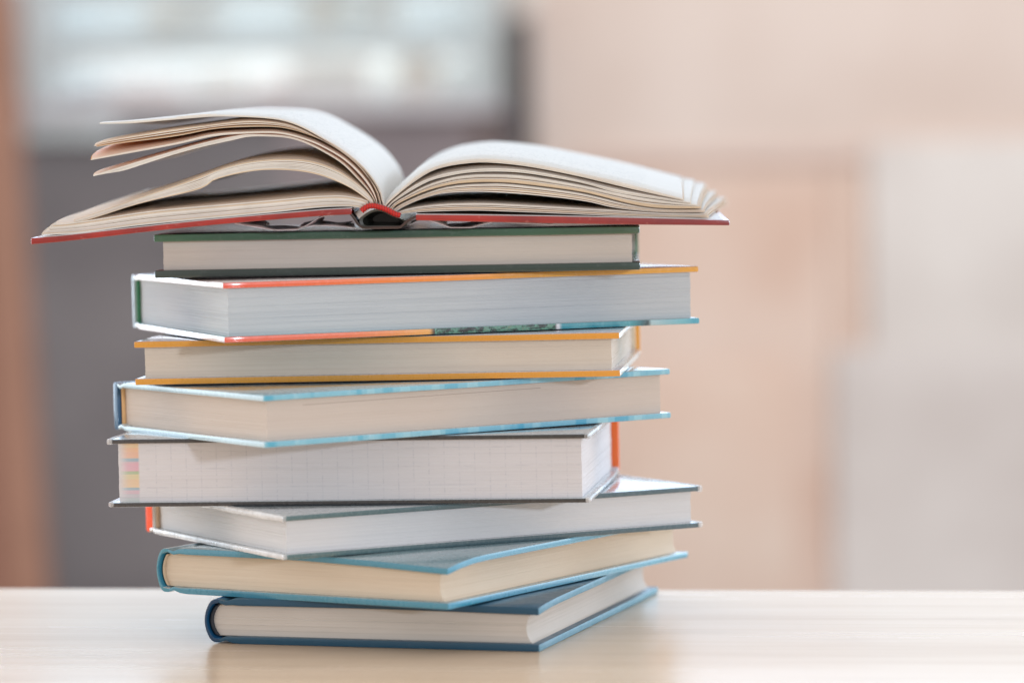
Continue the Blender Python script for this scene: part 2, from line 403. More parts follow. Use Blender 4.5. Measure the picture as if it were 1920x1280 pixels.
for (cx, w, z0, h, cc), nm in zip(items, names):
    b = box('box', plain('box_'+cc, LB[cc], .7), None, cx-w/2, cx+w/2, Y0+7.2, Y0+12, z0+.02, z0+h, .6)
    tag(b, 'blurred pale box in the window, '+nm, 'box', 'pale boxes on the shelves in the window')

# ------------------------------------------------------------------ pages' materials
CR = srgb(226, 210, 192); CRd = srgb(196, 174, 152)
p_cream = page_mat('cream_page_edges', srgb(216, 206, 194), srgb(192, 179, 164))
p_warm = page_mat('warm_page_edges', srgb(224, 209, 190), srgb(204, 184, 162))
def crack(k, c):
    sx = k.n('ShaderNodeSeparateXYZ'); k.l(k.tc.outputs['Object'], sx.inputs[0])
    d = k.math('ABSOLUTE', k.math('SUBTRACT', sx.outputs['Z'], k.math('ADD', .0160, k.math('MULTIPLY', sx.outputs['Y'], .004))))
    m = k.math('MULTIPLY', k.math('LESS_THAN', d, .00016), k.math('MULTIPLY', k.math('GREATER_THAN', sx.outputs['Y'], .02), k.math('LESS_THAN', sx.outputs['Y'], .135)))
    return k.mix(k.math('MULTIPLY', m, .38), c, srgb(110, 84, 76))
p_pink = page_mat('pinkish_page_edges', srgb(210, 198, 189), srgb(198, 184, 173), crack)
p_white = page_mat('white_page_edges', srgb(218, 219, 222), srgb(206, 207, 211))
p_blue = page_mat('bluish_page_edges', srgb(198, 205, 211), srgb(174, 183, 192), lines=1.0)
p_grey = page_mat('grey_cream_page_edges', srgb(210, 203, 196), srgb(188, 180, 171))
def index_print(k, c):
    """coloured index tabs printed at one end and a faint grid of ruling on the fore edge"""
    sx = k.n('ShaderNodeSeparateXYZ'); k.l(k.tc.outputs['Object'], sx.inputs[0])
    y, z = sx.outputs['Y'], sx.outputs['Z']
    nn = k.n('ShaderNodeSeparateXYZ'); k.l(k.tc.outputs['Normal'], nn.inputs[0])
    fore = k.math('GREATER_THAN', nn.outputs['X'], .6)
    zt = k.math('DIVIDE', z, .0286)
    zt = k.math('ADD', zt, k.math('MULTIPLY', k.math('SUBTRACT', k.noise(k.mapping((5, 5, 900)), 1, 2, .5), .5), .05))
    N_ = srgb(222, 222, 224)
    tabs = k.ramp(zt, [(0, srgb(190, 200, 196)), (.12, srgb(196, 190, 196)), (.17, srgb(214, 170, 186)), (.235, srgb(120, 168, 184)), (.275, srgb(240, 196, 130)), (.40, srgb(226, 204, 128)),
                       (.47, srgb(150, 178, 104)), (.51, srgb(226, 150, 172)), (.63, srgb(206, 160, 176)), (.665, srgb(112, 164, 186)), (.71, srgb(244, 172, 116)), (.80, srgb(248, 178, 104)), (.86, srgb(246, 200, 120)), (.94, N_)], 'CONSTANT')
    m = k.ramp(k.math('DIVIDE', y, .21), [(.017, G3(0)), (.024, G3(.2)), (.034, G3(.5)), (.055, G3(.6)), (.057, G3(0))])
    m = k.math('MULTIPLY', m, fore)
    c = k.mix(m, c, tabs)
    cell = k.math('FRACT', k.math('DIVIDE', y, .00645))
    ln = k.ramp(cell, [(0, G3(1)), (.07, G3(0)), (.93, G3(0)), (1, G3(1))])
    ln = k.math('MULTIPLY', ln, k.ramp(k.noise(k.mapping((3, 160, 700)), 1, 3, .8), [(.42, G3(0)), (.62, G3(.26))]))
    row = k.ramp(k.math('FRACT', k.math('DIVIDE', z, .0078)), [(0, G3(1)), (.06, G3(0)), (.94, G3(0)), (1, G3(1))])
    row = k.math('MULTIPLY', row, k.ramp(k.noise(k.mapping((3, 90, 300), loc=(5, 1, 1)), 1, 3, .8), [(.45, G3(0)), (.62, G3(.22))]))
    g = k.math('MULTIPLY', k.math('MULTIPLY', k.math('MAXIMUM', ln, row), fore), k.math('GREATER_THAN', y, .015))
    c = k.mix(g, c, srgb(150, 155, 170))
    return c
p_index = page_mat('index_page_edges', srgb(222, 219, 222), srgb(206, 201, 202), index_print)

kf = NT('clear_plastic_edge'); kf.b.inputs['Base Color'].default_value = (.86, .86, .87, 1); kf.b.inputs['Roughness'].default_value = .1
kf.b.inputs['Specular IOR Level'].default_value = .8
kf.l(kf.ramp(kf.noise(kf.mapping((70, 50, 90)), 1, 3, .6), [(.35, G3(.25)), (.7, G3(.8))]), kf.b.inputs['Alpha']); FE = kf.m
# ------------------------------------------------------------------ the eight closed books
# 1 navy
b1 = cover_mat('navy_cloth', srgb(40, 84, 108), [(0, srgb(52, 120, 146)), (1, srgb(70, 140, 160))], srgb(10, 70, 98), .35, speck=.03, coat=.25)
b1s = cover_mat('navy_spine', srgb(30, 92, 140), [(0, srgb(24, 84, 128))], srgb(12, 58, 92), .35, speck=.03, coat=.3)
hardback('hardback_book', -12.7471, 1.9914, 0.0, -0.286, 14.2666, 19.8905, 1.8994, 0.0002, 'u',
         dict(top=b1, bottom=b1, spine=b1s, page=p_grey, band=plain('dark_band', srgb(52, 56, 64), .8)),
         'navy blue book with rounded spine lying flat on the wooden table, bottom of the stack', tb=.30, rnd=.30, spine_t=.12, fore=.26, sag=.10, band_w=.16)
# 2 teal
b2 = cover_mat('teal_board', srgb(120, 150, 160), [(0, srgb(60, 150, 184)), (1, srgb(96, 166, 190))], srgb(64, 138, 164), .2, face2=srgb(150, 174, 180), speck=.08, coat=.8)
b2s = cover_mat('teal_spine', srgb(200, 210, 214), [(0, srgb(60, 140, 170))], srgb(70, 140, 160), .2, speck=.2)
hardback('hardback_book', -15.0081, 4.3323, 1.9532-.02, -0.5488, 14.4098, 20.1738, 1.9412, 0.0093*.5, 'u',
         dict(top=b2, bottom=b2, spine=b2s, page=p_warm, band=plain('straw_band', srgb(206, 186, 160), .8)),
         'teal book with worn rounded spine, second from the bottom, on the navy book', tb=.27, rnd=.26, spine_t=.10, fore=.24, sag=.26, band_w=.10)
# 3 pale grey with slate edges
b3 = cover_mat('slate_edged_board', srgb(196, 202, 206), [(0, srgb(84, 114, 118)), (.5, srgb(70, 96, 106)), (1, srgb(84, 108, 120))], srgb(226, 224, 224), .18, face2=srgb(176, 184, 190), speck=.1, coat=.9)
b3s = cover_mat('orange_lined_spine', srgb(238, 234, 230), [(0, srgb(236, 232, 228))], srgb(255, 82, 0), .5, speck=.0, coat=.0)
hardback('hardback_book', -9.4365, -1.5244, 3.8896-.01, 0.5118, 20.1204, 13.8874, 1.8016, 0.0047, 'v',
         dict(top=b3, bottom=b3, spine=b3s, page=p_white, band=plain('beige_band', srgb(206, 176, 146), .8)),
         'pale grey book with slate edges and orange spine end, third from the bottom', tb=.22, spine_t=.72, over=.33, band_w=.12, film=FE)
# 4 thick dark-edged with index tabs
b4 = cover_mat('black_edged_board', srgb(188, 200, 208), [(0, srgb(60, 58, 62)), (.5, srgb(44, 44, 48)), (1, srgb(52, 50, 50))], srgb(216, 224, 228), .18, face2=srgb(170, 186, 194), speck=.05, coat=.9)
b4s = cover_mat('orange_spine', srgb(236, 110, 44), [(0, srgb(236, 110, 44))], srgb(255, 104, 10), .5, speck=.0, coat=.0)
hardback('hardback_book', -17.0167, 3.5726, 5.7356, -0.12, 20.2767, 14.0634, 2.8588, 0.0079, 'v',
         dict(top=b4, bottom=b4, spine=b4s, page=p_index, band=plain('white_band', srgb(226, 226, 226), .8)),
         'thickest book with thin black cover edges, ruled page edges and coloured index tabs', tb=.19, spine_t=.36, fore=.0, over=.34, band=False, film=FE)
# 5 blue
b5 = cover_mat('blue_printed_board', srgb(178, 206, 218), [(0, srgb(84, 176, 206)), (.35, srgb(112, 184, 210)), (.6, srgb(70, 170, 206)), (1, srgb(96, 170, 200))], srgb(186, 216, 230), .15, dash=1.0, face2=srgb(200, 206, 208), speck=.08, coat=1)
b5s = cover_mat('dark_blue_spine', srgb(24, 84, 124), [(0, srgb(24, 84, 124))], srgb(24, 82, 120), .25, speck=.0)
hardback('hardback_book', -10.063, -2.5959, 8.6613-.02, 0.5586, 19.9458, 13.8219, 2.1232, 0.0122, 'v',
         dict(top=b5, bottom=b5, spine=b5s, page=p_pink, band=plain('tan_band', srgb(222, 180, 130), .8)),
         'light blue book with dark blue spine, below the yellow book', tb=.24, spine_t=.38, over=.34, band_w=.12)
# 6 yellow
b6 = cover_mat('ochre_edged_board', srgb(206, 206, 216), [(0, srgb(224, 156, 52)), (.4, srgb(204, 144, 46)), (1, srgb(232, 158, 52))], srgb(232, 228, 214), .18, face2=srgb(214, 200, 206), speck=.06, coat=.9)
b6s = cover_mat('yellow_spine', srgb(240, 168, 50), [(0, srgb(240, 168, 50))], srgb(240, 160, 38), .3, speck=.0)
hardback('hardback_book', -16.003, 4.737, 10.8591-.03, -0.0931, 20.6119, 15.0, 1.8447, 0.0104, 'v',
         dict(top=b6, bottom=b6, spine=b6s, page=p_cream, band=plain('cream_band', srgb(226, 214, 190), .8)),
         'book with ochre yellow cover edges and yellow spine, directly below the thick red edged book', tb=.27, spine_t=.34, over=.40)
# 7 thick with red, yellow and teal edges
b7t = cover_mat('red_to_yellow_board', srgb(236, 222, 226), [(0, srgb(236, 92, 70)), (.22, srgb(240, 112, 64)), (.45, srgb(238, 146, 62)), (.7, srgb(226, 168, 66)), (1, srgb(232, 170, 72))], srgb(240, 236, 240), .15, face2=srgb(244, 214, 206), speck=.05, coat=1)
def leafy(k, edge, t):
    w = k.noise(k.mapping((30, 260, 500)), 1, 3, .7)
    pat = k.ramp(w, [(.42, srgb(36, 46, 50)), (.5, srgb(56, 96, 84)), (.58, srgb(98, 160, 140)), (.68, srgb(120, 130, 110))])
    m = k.math('MULTIPLY', k.math('GREATER_THAN', t, .437), k.math('LESS_THAN', t, .695))
    e2 = k.mix(m, edge, pat)
    wv = k.noise(k.mapping((0, 60, 60)), 1, 3, .6)
    m2 = k.math('MULTIPLY', k.math('GREATER_THAN', t, .705), k.ramp(wv, [(.45, G3(0)), (.7, G3(.5))]))
    return k.mix(m2, e2, srgb(140, 205, 214))
b7b = cover_mat('red_then_leafy_board', srgb(120, 176, 180), [(0, srgb(236, 100, 78)), (.25, srgb(240, 122, 86)), (.35, srgb(238, 150, 92)), (.425, srgb(240, 178, 100)), (.435, srgb(40, 44, 48)), (.695, srgb(40, 44, 48)), (.697, srgb(226, 230, 236)),
     (.705, srgb(226, 230, 236)), (.708, srgb(30, 150, 170)), (.86, srgb(52, 148, 166)), (.90, srgb(64, 78, 84)), (.905, srgb(178, 206, 214)), (.97, srgb(120, 186, 204)), (1, srgb(80, 168, 196))], srgb(236, 226, 232), .15, speck=.04, coat=1, pattern=leafy)
b7s = cover_mat('teal_lined_spine', srgb(200, 220, 232), [(0, srgb(196, 216, 228))], srgb(60, 96, 116), .2, speck=.0)
hardback('hardback_book', -11.8612, 0.6469, 12.7725-.05, 0.3487, 21.2637, 15.325, 2.4737, 0.0091, 'v',
         dict(top=b7t, bottom=b7b, spine=b7s, page=p_blue, band=plain('green_band', srgb(52, 128, 92), .7)),
         'thick book with red to yellow upper cover edge and bluish pages, below the green book', tb=.25, spine_t=.22, over=.30, band_w=.34, leafy_=1.0,
         label_parts=dict(bottom='lower cover edge red, then leafy green, white and teal'))
# 8 green
b8t = cover_mat('green_board', srgb(40, 62, 58), [(0, srgb(66, 112, 84)), (.12, srgb(46, 90, 68)), (.5, srgb(34, 72, 60)), (.75, srgb(52, 96, 74)), (1, srgb(66, 96, 70))], srgb(58, 96, 72), .3, face2=srgb(52, 74, 68), speck=.08, coat=.7)
b8b = cover_mat('dark_green_board', srgb(36, 52, 50), [(0, srgb(56, 70, 66)), (.15, srgb(34, 52, 50)), (1, srgb(38, 62, 56))], srgb(46, 68, 62), .3, speck=.07, coat=.7)
b8s = cover_mat('green_spine', srgb(60, 130, 90), [(0, srgb(60, 130, 90))], srgb(58, 128, 86), .3, speck=.1)
hardback('hardback_book', -15.1087, 5.0066, 15.2801-.03, -0.0303, 20.5762, 14.4563, 1.8482, 0.005, 'v',
         dict(top=b8t, bottom=b8b, spine=b8s, page=p_grey, band=plain('silver_band', srgb(180, 176, 170), .5)),
         'dark green book at the top of the closed ones, under the open book', tb=.32, spine_t=.34, over=.36)

# ------------------------------------------------------------------ the open book
ob = empty('open_book', Matrix.Translation(Vector((-5.5, 4.0, 17.13))*S))
tag(ob, 'open book with red covers and fanned pages, lying on top of the whole stack', 'book')
PR = {}
PR['L1']=([(0.235, 0.95), (0.177, 1.022), (0.059, 1.634), (-0.313, 2.248), (-0.812, 2.823), (-1.589, 3.443), (-2.369, 3.915), (-3.124, 4.351), (-3.881, 4.64), (-4.64, 4.772), (-5.654, 4.846), (-6.923, 4.889), (-8.903, 4.759), (-10.58, 4.66), (-11.698, 4.614)], [(0.19, 0.928), (0.127, 1.074), (-0.017, 1.635), (-0.389, 2.229), (-0.873, 2.784), (-1.641, 3.403), (-2.395, 3.875), (-3.15, 4.311), (-3.881, 4.6), (-4.641, 4.737), (-5.655, 4.811), (-6.924, 4.853), (-8.904, 4.718), (-10.429, 4.607), (-10.683, 4.61)])
PR['L2']=([(0.1, 0.929), (0.066, 1.075), (-0.078, 1.636), (-0.466, 2.199), (-0.94, 2.764), (-1.667, 3.358), (-2.422, 3.809), (-3.177, 4.225), (-3.883, 4.488), (-4.643, 4.605), (-5.658, 4.644), (-6.93, 4.509), (-8.911, 4.292), (-11.357, 3.909), (-11.919, 3.734)], [(0.01, 0.93), (-0.0, 1.076), (-0.169, 1.688), (-0.614, 2.455), (-1.364, 3.227), (-2.119, 3.668), (-3.128, 4.087), (-4.089, 4.339), (-5.409, 4.382), (-6.933, 4.316), (-8.408, 4.032), (-10.699, 3.784), (-11.911, 3.623)])
PR['L3']=([(-0.08, 0.932), (-0.066, 1.077), (-0.246, 1.638), (-0.668, 2.278), (-1.394, 2.984), (-2.148, 3.44), (-2.879, 3.795), (-4.092, 4.146), (-5.412, 4.169), (-6.937, 4.103), (-8.413, 3.768), (-10.706, 3.378), (-12.032, 3.127)], [(-0.125, 0.932), (-0.097, 1.077), (-0.297, 1.588), (-0.72, 2.203), (-1.42, 2.913), (-2.149, 3.374), (-2.88, 3.729), (-4.093, 4.075), (-5.413, 4.103), (-6.939, 4.012), (-8.414, 3.697), (-10.708, 3.312), (-12.084, 3.082)])
PR['L4']=([(-0.147, 0.932), (-0.127, 1.077), (-0.374, 1.589), (-0.798, 2.102), (-1.472, 2.812), (-2.227, 3.299), (-2.881, 3.653), (-3.487, 3.874), (-4.145, 4.005), (-5.414, 4.052), (-6.042, 3.99), (-7.398, 3.714), (-8.93, 3.304), (-10.973, 2.722), (-12.072, 2.407)], [(-0.169, 0.933), (-0.148, 1.078), (-0.414, 1.579), (-0.849, 2.073), (-1.514, 2.772), (-2.253, 3.249), (-2.908, 3.603), (-3.488, 3.824), (-4.146, 3.954), (-5.415, 3.992), (-6.045, 3.858), (-7.4, 3.592), (-8.932, 3.187), (-10.721, 2.617), (-10.975, 2.636)])
PR['L5']=([(-0.214, 0.933), (-0.178, 1.078), (-0.501, 1.565), (-1.128, 2.117), (-1.883, 2.584), (-2.893, 2.933), (-4.162, 3.021), (-5.689, 2.889), (-6.965, 2.531), (-8.446, 2.003), (-9.98, 1.515), (-11.515, 1.003), (-12.896, 0.564)], [(-0.349, 0.935), (-0.33, 1.106), (-0.682, 1.39), (-1.184, 1.752), (-1.891, 2.092), (-2.649, 2.356), (-3.662, 2.527), (-5.186, 2.548), (-6.972, 2.176), (-7.432, 1.811), (-9.219, 1.429), (-10.496, 1.116), (-11.825, 0.702), (-12.797, 0.435)])
PR['L6']=([(-0.439, 0.914), (-0.406, 1.132), (-0.684, 1.278), (-1.393, 1.425), (-1.901, 1.447), (-2.918, 1.42), (-3.936, 1.332), (-6.991, 1.109), (-9.482, 0.924), (-11.521, 0.647), (-13.051, 0.439), (-13.713, 0.397)], [(-0.709, 0.873), (-0.74, 0.923), (-1.146, 0.979), (-1.908, 0.99), (-2.926, 0.932), (-4.199, 0.802), (-7.0, 0.571), (-10.002, 0.321), (-12.551, 0.025), (-13.569, -0.012), (-14.23, -0.033)])
PR['R1']=([(0.19, 0.973), (0.258, 1.092), (0.921, 1.69), (1.631, 2.288), (2.572, 2.695), (3.509, 2.869), (4.444, 2.927), (5.844, 2.791), (7.243, 2.539), (8.734, 2.192), (9.834, 1.943), (11.163, 1.592), (12.791, 1.124)], [(0.235, 0.95), (0.351, 1.091), (1.156, 1.757), (2.1, 2.375), (2.804, 2.599), (3.507, 2.706), (4.442, 2.763), (5.842, 2.628), (7.241, 2.375), (8.732, 2.043), (9.832, 1.763), (11.161, 1.426), (12.824, 1.037)])
PR['R2']=([(0.302, 0.926), (0.445, 1.089), (1.012, 1.526), (1.626, 1.914), (2.331, 2.185), (3.034, 2.362), (4.439, 2.507), (5.84, 2.441), (7.239, 2.212), (8.73, 1.865), (9.83, 1.577), (11.16, 1.313), (13.089, 0.967)], [(0.346, 0.903), (0.515, 1.089), (1.152, 1.5), (2.094, 2.001), (2.798, 2.179), (3.501, 2.309), (4.437, 2.367), (5.838, 2.324), (7.237, 2.105), (8.729, 1.804), (9.828, 1.457), (11.159, 1.206), (13.155, 0.899)])
PR['R3']=([(0.413, 0.88), (0.585, 1.078), (1.292, 1.475), (2.092, 1.861), (3.031, 2.129), (3.734, 2.222), (4.435, 2.25), (5.836, 2.198), (7.236, 1.979), (8.728, 1.688), (10.493, 1.288), (11.824, 1.07), (13.355, 0.863)], [(0.502, 0.834), (0.724, 1.039), (1.384, 1.357), (2.089, 1.628), (3.027, 1.849), (3.963, 1.929), (5.365, 1.911), (7.232, 1.675), (8.725, 1.431), (10.489, 0.955), (11.82, 0.737), (13.553, 0.714)])
PR['R4']=([(0.569, 0.811), (0.817, 0.991), (1.523, 1.318), (2.557, 1.678), (3.494, 1.819), (4.429, 1.853), (5.364, 1.841), (7.231, 1.605), (8.724, 1.351), (10.488, 0.889), (11.819, 0.684), (13.619, 0.646)], [(0.659, 0.764), (0.933, 0.896), (1.615, 1.204), (2.554, 1.472), (3.49, 1.53), (4.425, 1.526), (6.293, 1.384), (8.72, 1.071), (9.82, 0.791), (11.818, 0.564), (13.685, 0.539)])
PR['R5']=([(0.77, 0.718), (1.048, 0.81), (1.611, 0.924), (2.547, 1.014), (3.483, 1.039), (4.418, 1.036), (6.287, 0.926), (8.716, 0.753), (9.819, 0.678), (11.818, 0.524), (13.717, 0.472)], [(0.904, 0.649), (1.139, 0.659), (1.608, 0.709), (2.543, 0.734), (3.479, 0.745), (4.414, 0.732), (6.283, 0.637), (8.713, 0.501), (10.483, 0.402), (12.482, 0.329), (13.816, 0.31)])
PR['coverL']=([(-1.158, 0.901), (-1.607, 0.907), (-6.102, 0.587), (-9.497, 0.296), (-13.074, -0.06), (-14.648, -0.151)], [(-1.162, 0.654), (-1.611, 0.66), (-6.106, 0.362), (-9.502, 0.071), (-13.079, -0.307), (-14.654, -0.42)])
PR['coverR']=([(1.532, 0.607), (8.714, 0.415), (14.706, 0.193)], [(1.528, 0.371), (8.71, 0.117), (14.704, -0.02)])
PR['headband']=[(-0.755, 0.784), (-0.573, 0.938), (-0.37, 1.003), (-0.124, 0.977), (0.122, 0.906), (0.39, 0.791), (0.634, 0.653), (0.88, 0.582)]
PR['shell']=[(-1.496, 0.794), (-1.273, 0.678), (-1.075, 0.429), (-0.9, 0.157), (-0.499, -0.028), (0.106, -0.103), (0.669, -0.044), (1.008, 0.131), (1.213, 0.331), (1.575, 0.483)]
PR['hollow']=[(-0.823, 0.502), (-0.386, 0.801), (0.123, 0.82), (0.627, 0.534), (1.082, 0.375), (1.181, 0.196), (0.924, -0.004), (0.109, -0.095), (-0.55, 0.041), (-0.852, 0.249)]
PR['filmL']=[(-6.107, 0.295), (-5.435, 0.174), (-4.764, 0.052), (-3.957, -0.048), (-3.507, -0.01), (-2.964, 0.252), (-2.421, 0.537), (-1.611, 0.616)]
PR['filmL2']=[(-3.416, 0.101), (-2.517, 0.157), (-1.619, 0.099), (-0.992, 0.024)]
PR['filmR']=[(1.255, 0.128), (1.595, 0.325), (1.977, 0.343), (2.625, 0.132), (3.183, -0.078), (3.768, -0.041), (4.827, 0.237), (5.567, 0.159), (7.362, 0.068)]

def resample(pts, n, start=None):
    P_ = [Vector((a, b)) for a, b in pts]
    # smooth by Catmull-Rom
    Q = []
    for i in range(len(P_)-1):
        p0 = P_[max(i-1, 0)]; p1 = P_[i]; p2 = P_[i+1]; p3 = P_[min(i+2, len(P_)-1)]
        for s_ in range(8):
            t = s_/8
            Q.append(.5*((2*p1)+(p2-p0)*t+(2*p0-5*p1+4*p2-p3)*t*t+(3*p1-p0-3*p2+p3)*t**3))
    Q.append(P_[-1])
    # light smoothing
    for _ in range(6): Q = [Q[0]]+[(Q[i-1]+2*Q[i]+Q[i+1])/4 for i in range(1, len(Q)-1)]+[Q[-1]]
    d = [0]
    for i in range(1, len(Q)): d.append(d[-1]+(Q[i]-Q[i-1]).length)
    res = []
    j = 0
    for i in range(n+1):
        t = d[-1]*i/n
        while j < len(d)-2 and d[j+1] < t: j += 1
        f_ = (t-d[j])/max(1e-9, d[j+1]-d[j]); res.append(Q[j].lerp(Q[j+1], min(1, max(0, f_))))
    return res
def lift(xr, zr, side):
    if side < 0:
        w = min(1, max(0, (-xr)/11.0)); l = .80*(1-w)+.42*w
        if zr < .9: l += .18*w
        return l*.84 + (KL-1)*.42*min(1, max(0, (-xr-6.5)/4.5))
    return .80*KL
KL = 1.0
DEP = 20.0
def paper_mat(name, col, trans, marks=False, glow=srgb(253, 234, 204)):
    k = NT(name)
    n = k.noise(k.mapping((7, 60, 7)), 1, 3, .5)
    c = k.ramp(n, [(.3, tuple(x*.95 for x in col[:3])+(1,)), (.6, col)])
    if marks:
        uv = k.n('ShaderNodeSeparateXYZ'); k.l(k.tc.outputs['UV'], uv.inputs[0])
        u_, v_ = uv.outputs['X'], uv.outputs['Y']
        # printed rows of small type: rows along the depth of the page, words as broken dashes
        row = k.math('FRACT', k.math('MULTIPLY', v_, 30))
        rm = k.math('MULTIPLY', k.math('GREATER_THAN', row, .25), k.math('LESS_THAN', row, .62))
        cmb = k.n('ShaderNodeCombineXYZ'); k.l(k.math('MULTIPLY', u_, 150), cmb.inputs[0]); k.l(k.math('MULTIPLY', k.math('FLOOR', k.math('MULTIPLY', v_, 30)), 7.3), cmb.inputs[1])
        k.l(k.math('MULTIPLY', row, 1.5), cmb.inputs[2])
        wn_ = k.noise(cmb.outputs[0], 1, 2, .8)
        ink = k.math('MULTIPLY', rm, k.math('GREATER_THAN', wn_, .56))
        inside = k.math('MULTIPLY', k.math('MULTIPLY', k.math('GREATER_THAN', u_, .18), k.math('LESS_THAN', u_, .88)), k.math('MULTIPLY', k.math('GREATER_THAN', v_, .10), k.math('LESS_THAN', v_, .92)))
        c = k.mix(k.math('MULTIPLY', k.math('MULTIPLY', ink, inside), .5), c, G3(.2))
    k.l(c, k.b.inputs['Base Color']); k.b.inputs['Roughness'].default_value = .6; k.b.inputs['Specular IOR Level'].default_value = .3
    tr = k.n('ShaderNodeBsdfTranslucent'); tr.inputs['Color'].default_value = glow
    mx = k.n('ShaderNodeMixShader'); mx.inputs[0].default_value = trans
    k.l(k.b.outputs[0], mx.inputs[1]); k.l(tr.outputs[0], mx.inputs[2]); k.l(mx.outputs[0], k.out.inputs[0])
    return k.m
m_white = paper_mat('white_paper', srgb(228, 224, 218), .12, True)
m_paper = paper_mat('cream_paper', srgb(246, 243, 236), .55)
m_clean = paper_mat('plain_white_paper', srgb(246, 243, 238), .5)
m_glow_tint = paper_mat('glow_tinted_paper', srgb(252, 206, 120), .7, glow=srgb(255, 205, 70))  # glow of light through the leaves put into the paper colour
m_edge2 = plain('tan_leaf_edge', srgb(228, 208, 180), .8, var=.06)
m_edge = plain('cut_leaf_edge', srgb(240, 237, 230), .8, var=.06)
def sheet(bm, uvl, prof, side, ts, dx=0, n=44, nv=10, curl=0, matid=0, y0=0, EM=2):
    """one leaf: the front line prof swept to the back of the book, with real thickness"""
    g = []
    for j in range(nv+1):
        v_ = (j/nv)**1.9; row = []
        for i, p in enumerate(prof):
            l = lift(p.x, p.y, side)*v_**.45
            bow = v_*(i/n)*curl
            row.append((p.x + .30*v_ + dx*v_*(i/n)**1.6, y0+v_*DEP, p.y+l+bow))
        g.append(row)
    tv = []; bv = []
    for j in range(nv+1):
        a = []; b = []
        for i, p in enumerate(g[j]):
            q0 = g[j][max(i-1, 0)]; q1 = g[j][min(i+1, n)]
            d = Vector((q1[0]-q0[0], q1[2]-q0[2])); d = d.normalized() if d.length > 1e-9 else Vector((1, 0))
            nx, nz = -d.y*ts[i]/2, d.x*ts[i]/2
            if side < 0: nx, nz = -nx, -nz
            a.append(bm.verts.new(((p[0]+nx)*S, p[1]*S, (p[2]+nz)*S))); b.append(bm.verts.new(((p[0]-nx)*S, p[1]*S, (p[2]-nz)*S)))
        tv.append(a); bv.append(b)
    def F_(vs, uvs=None):
        f_ = bm.faces.new(vs)
        f_.material_index = matid
        if uvs:
            for lp, w in zip(f_.loops, uvs): lp[uvl].uv = w
    for j in range(nv):
        for i in range(n):
            uvs = [(i/n, j/nv), ((i+1)/n, j/nv), ((i+1)/n, (j+1)/nv), (i/n, (j+1)/nv)]
            F_((tv[j][i], tv[j][i+1], tv[j+1][i+1], tv[j+1][i]), uvs)
            F_((bv[j][i], bv[j+1][i], bv[j+1][i+1], bv[j][i+1]), [uvs[0], uvs[3], uvs[2], uvs[1]])
    matid = EM
    for i in range(n):
        F_((bv[0][i], bv[0][i+1], tv[0][i+1], tv[0][i])); F_((tv[nv][i], tv[nv][i+1], bv[nv][i+1], bv[nv][i]))
    for j in range(nv):
        F_((bv[j][n], bv[j+1][n], tv[j+1][n], tv[j][n])); F_((tv[j][0], tv[j+1][0], bv[j+1][0], bv[j][0]))
def bundle(key, count, side, label=None, kl=1.0, dx=0, spread=0, top_white=False, ts=.02, jit=.012, curl=0):
    global KL
    KL = kl
    top, bot = PR[key]; n = 44
    A_ = resample(top, n); B_ = resample(bot, n)
    bm = bmesh.new(); uvl = bm.loops.layers.uv.new('UVMap')
    th = sum((A_[i]-B_[i]).length for i in range(10, 38))/28
    count = max(count, int(round(th/.052)))
    rr = random.Random(key)
    ph = 0
    wts = [rr.choice([1, 1, 1.25, 1, 2.0]) if count > 3 else 1 for _ in range(count)]
    acc = 0; tot = sum(wts)
    for q in range(count):
        t = (acc+.5)/tot; acc += wts[q]
        if q == count-1: t = 1-.5/tot
        pr = [a.lerp(b, t) for a, b in zip(A_, B_)]
        cut = rr.uniform(-.05, .05); rr_t = rr.uniform(.72, .9); EM = rr.choice([2, 2, 2, 2, 5]) if key not in ('L1', 'R1') else 2
        d = (pr[-1]-pr[-2]).normalized()*cut
        pr = [p+d*(i/n)**6+Vector((0, jit*noise.noise(Vector((i*.11, q*.35, side*3)))*(i/n))) for i, p in enumerate(pr)]
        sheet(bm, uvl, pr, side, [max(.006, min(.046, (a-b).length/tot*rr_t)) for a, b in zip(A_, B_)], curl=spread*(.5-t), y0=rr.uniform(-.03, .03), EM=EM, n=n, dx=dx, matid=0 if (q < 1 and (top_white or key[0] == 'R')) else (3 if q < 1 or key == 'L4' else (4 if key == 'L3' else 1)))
    bmesh.ops.recalc_face_normals(bm, faces=bm.faces)
    me = bpy.data.meshes.new('page_bundle'); bm.to_mesh(me); bm.free()
    me.shade_smooth(); me.set_sharp_from_angle(angle=math.radians(50))
    me.materials.append(m_white); 
    o = link('page_bundle', me, m_paper, ob)
    if label: o['label'] = label
    me.materials.append(m_edge); me.materials.append(m_clean); me.materials.append(m_glow_tint); me.materials.append(m_edge2); KL = 1.0
    return o
bundle('L1', 2, -1, 'topmost left leaves lifted highest', top_white=True, kl=.6)
bundle('L2', 4, -1, 'lifted left leaves above the painted orange glow', kl=1.1)
bundle('L3', 2, -1, 'left leaves with an orange glow put into their paper colour', kl=2.5)
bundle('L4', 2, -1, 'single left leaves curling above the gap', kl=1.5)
bundle('L5', 5, -1, kl=1.5)
bundle('L6', 10, -1, 'thick lower left pages lying on the red cover', kl=1.1)
bundle('R1', 2, 1, 'topmost right page, bright white and faintly printed', kl=.93, dx=.6, top_white=True)
bundle('R2', 3, 1, kl=.9, dx=.9, spread=.10); bundle('R3', 4, 1, kl=.74, dx=1.1, spread=.22); bundle('R4', 4, 1, kl=.55, dx=1.4, spread=.22)
bundle('R5', 4, 1, 'lowest right pages lying on the red cover', kl=.38, dx=1.75, spread=.2)

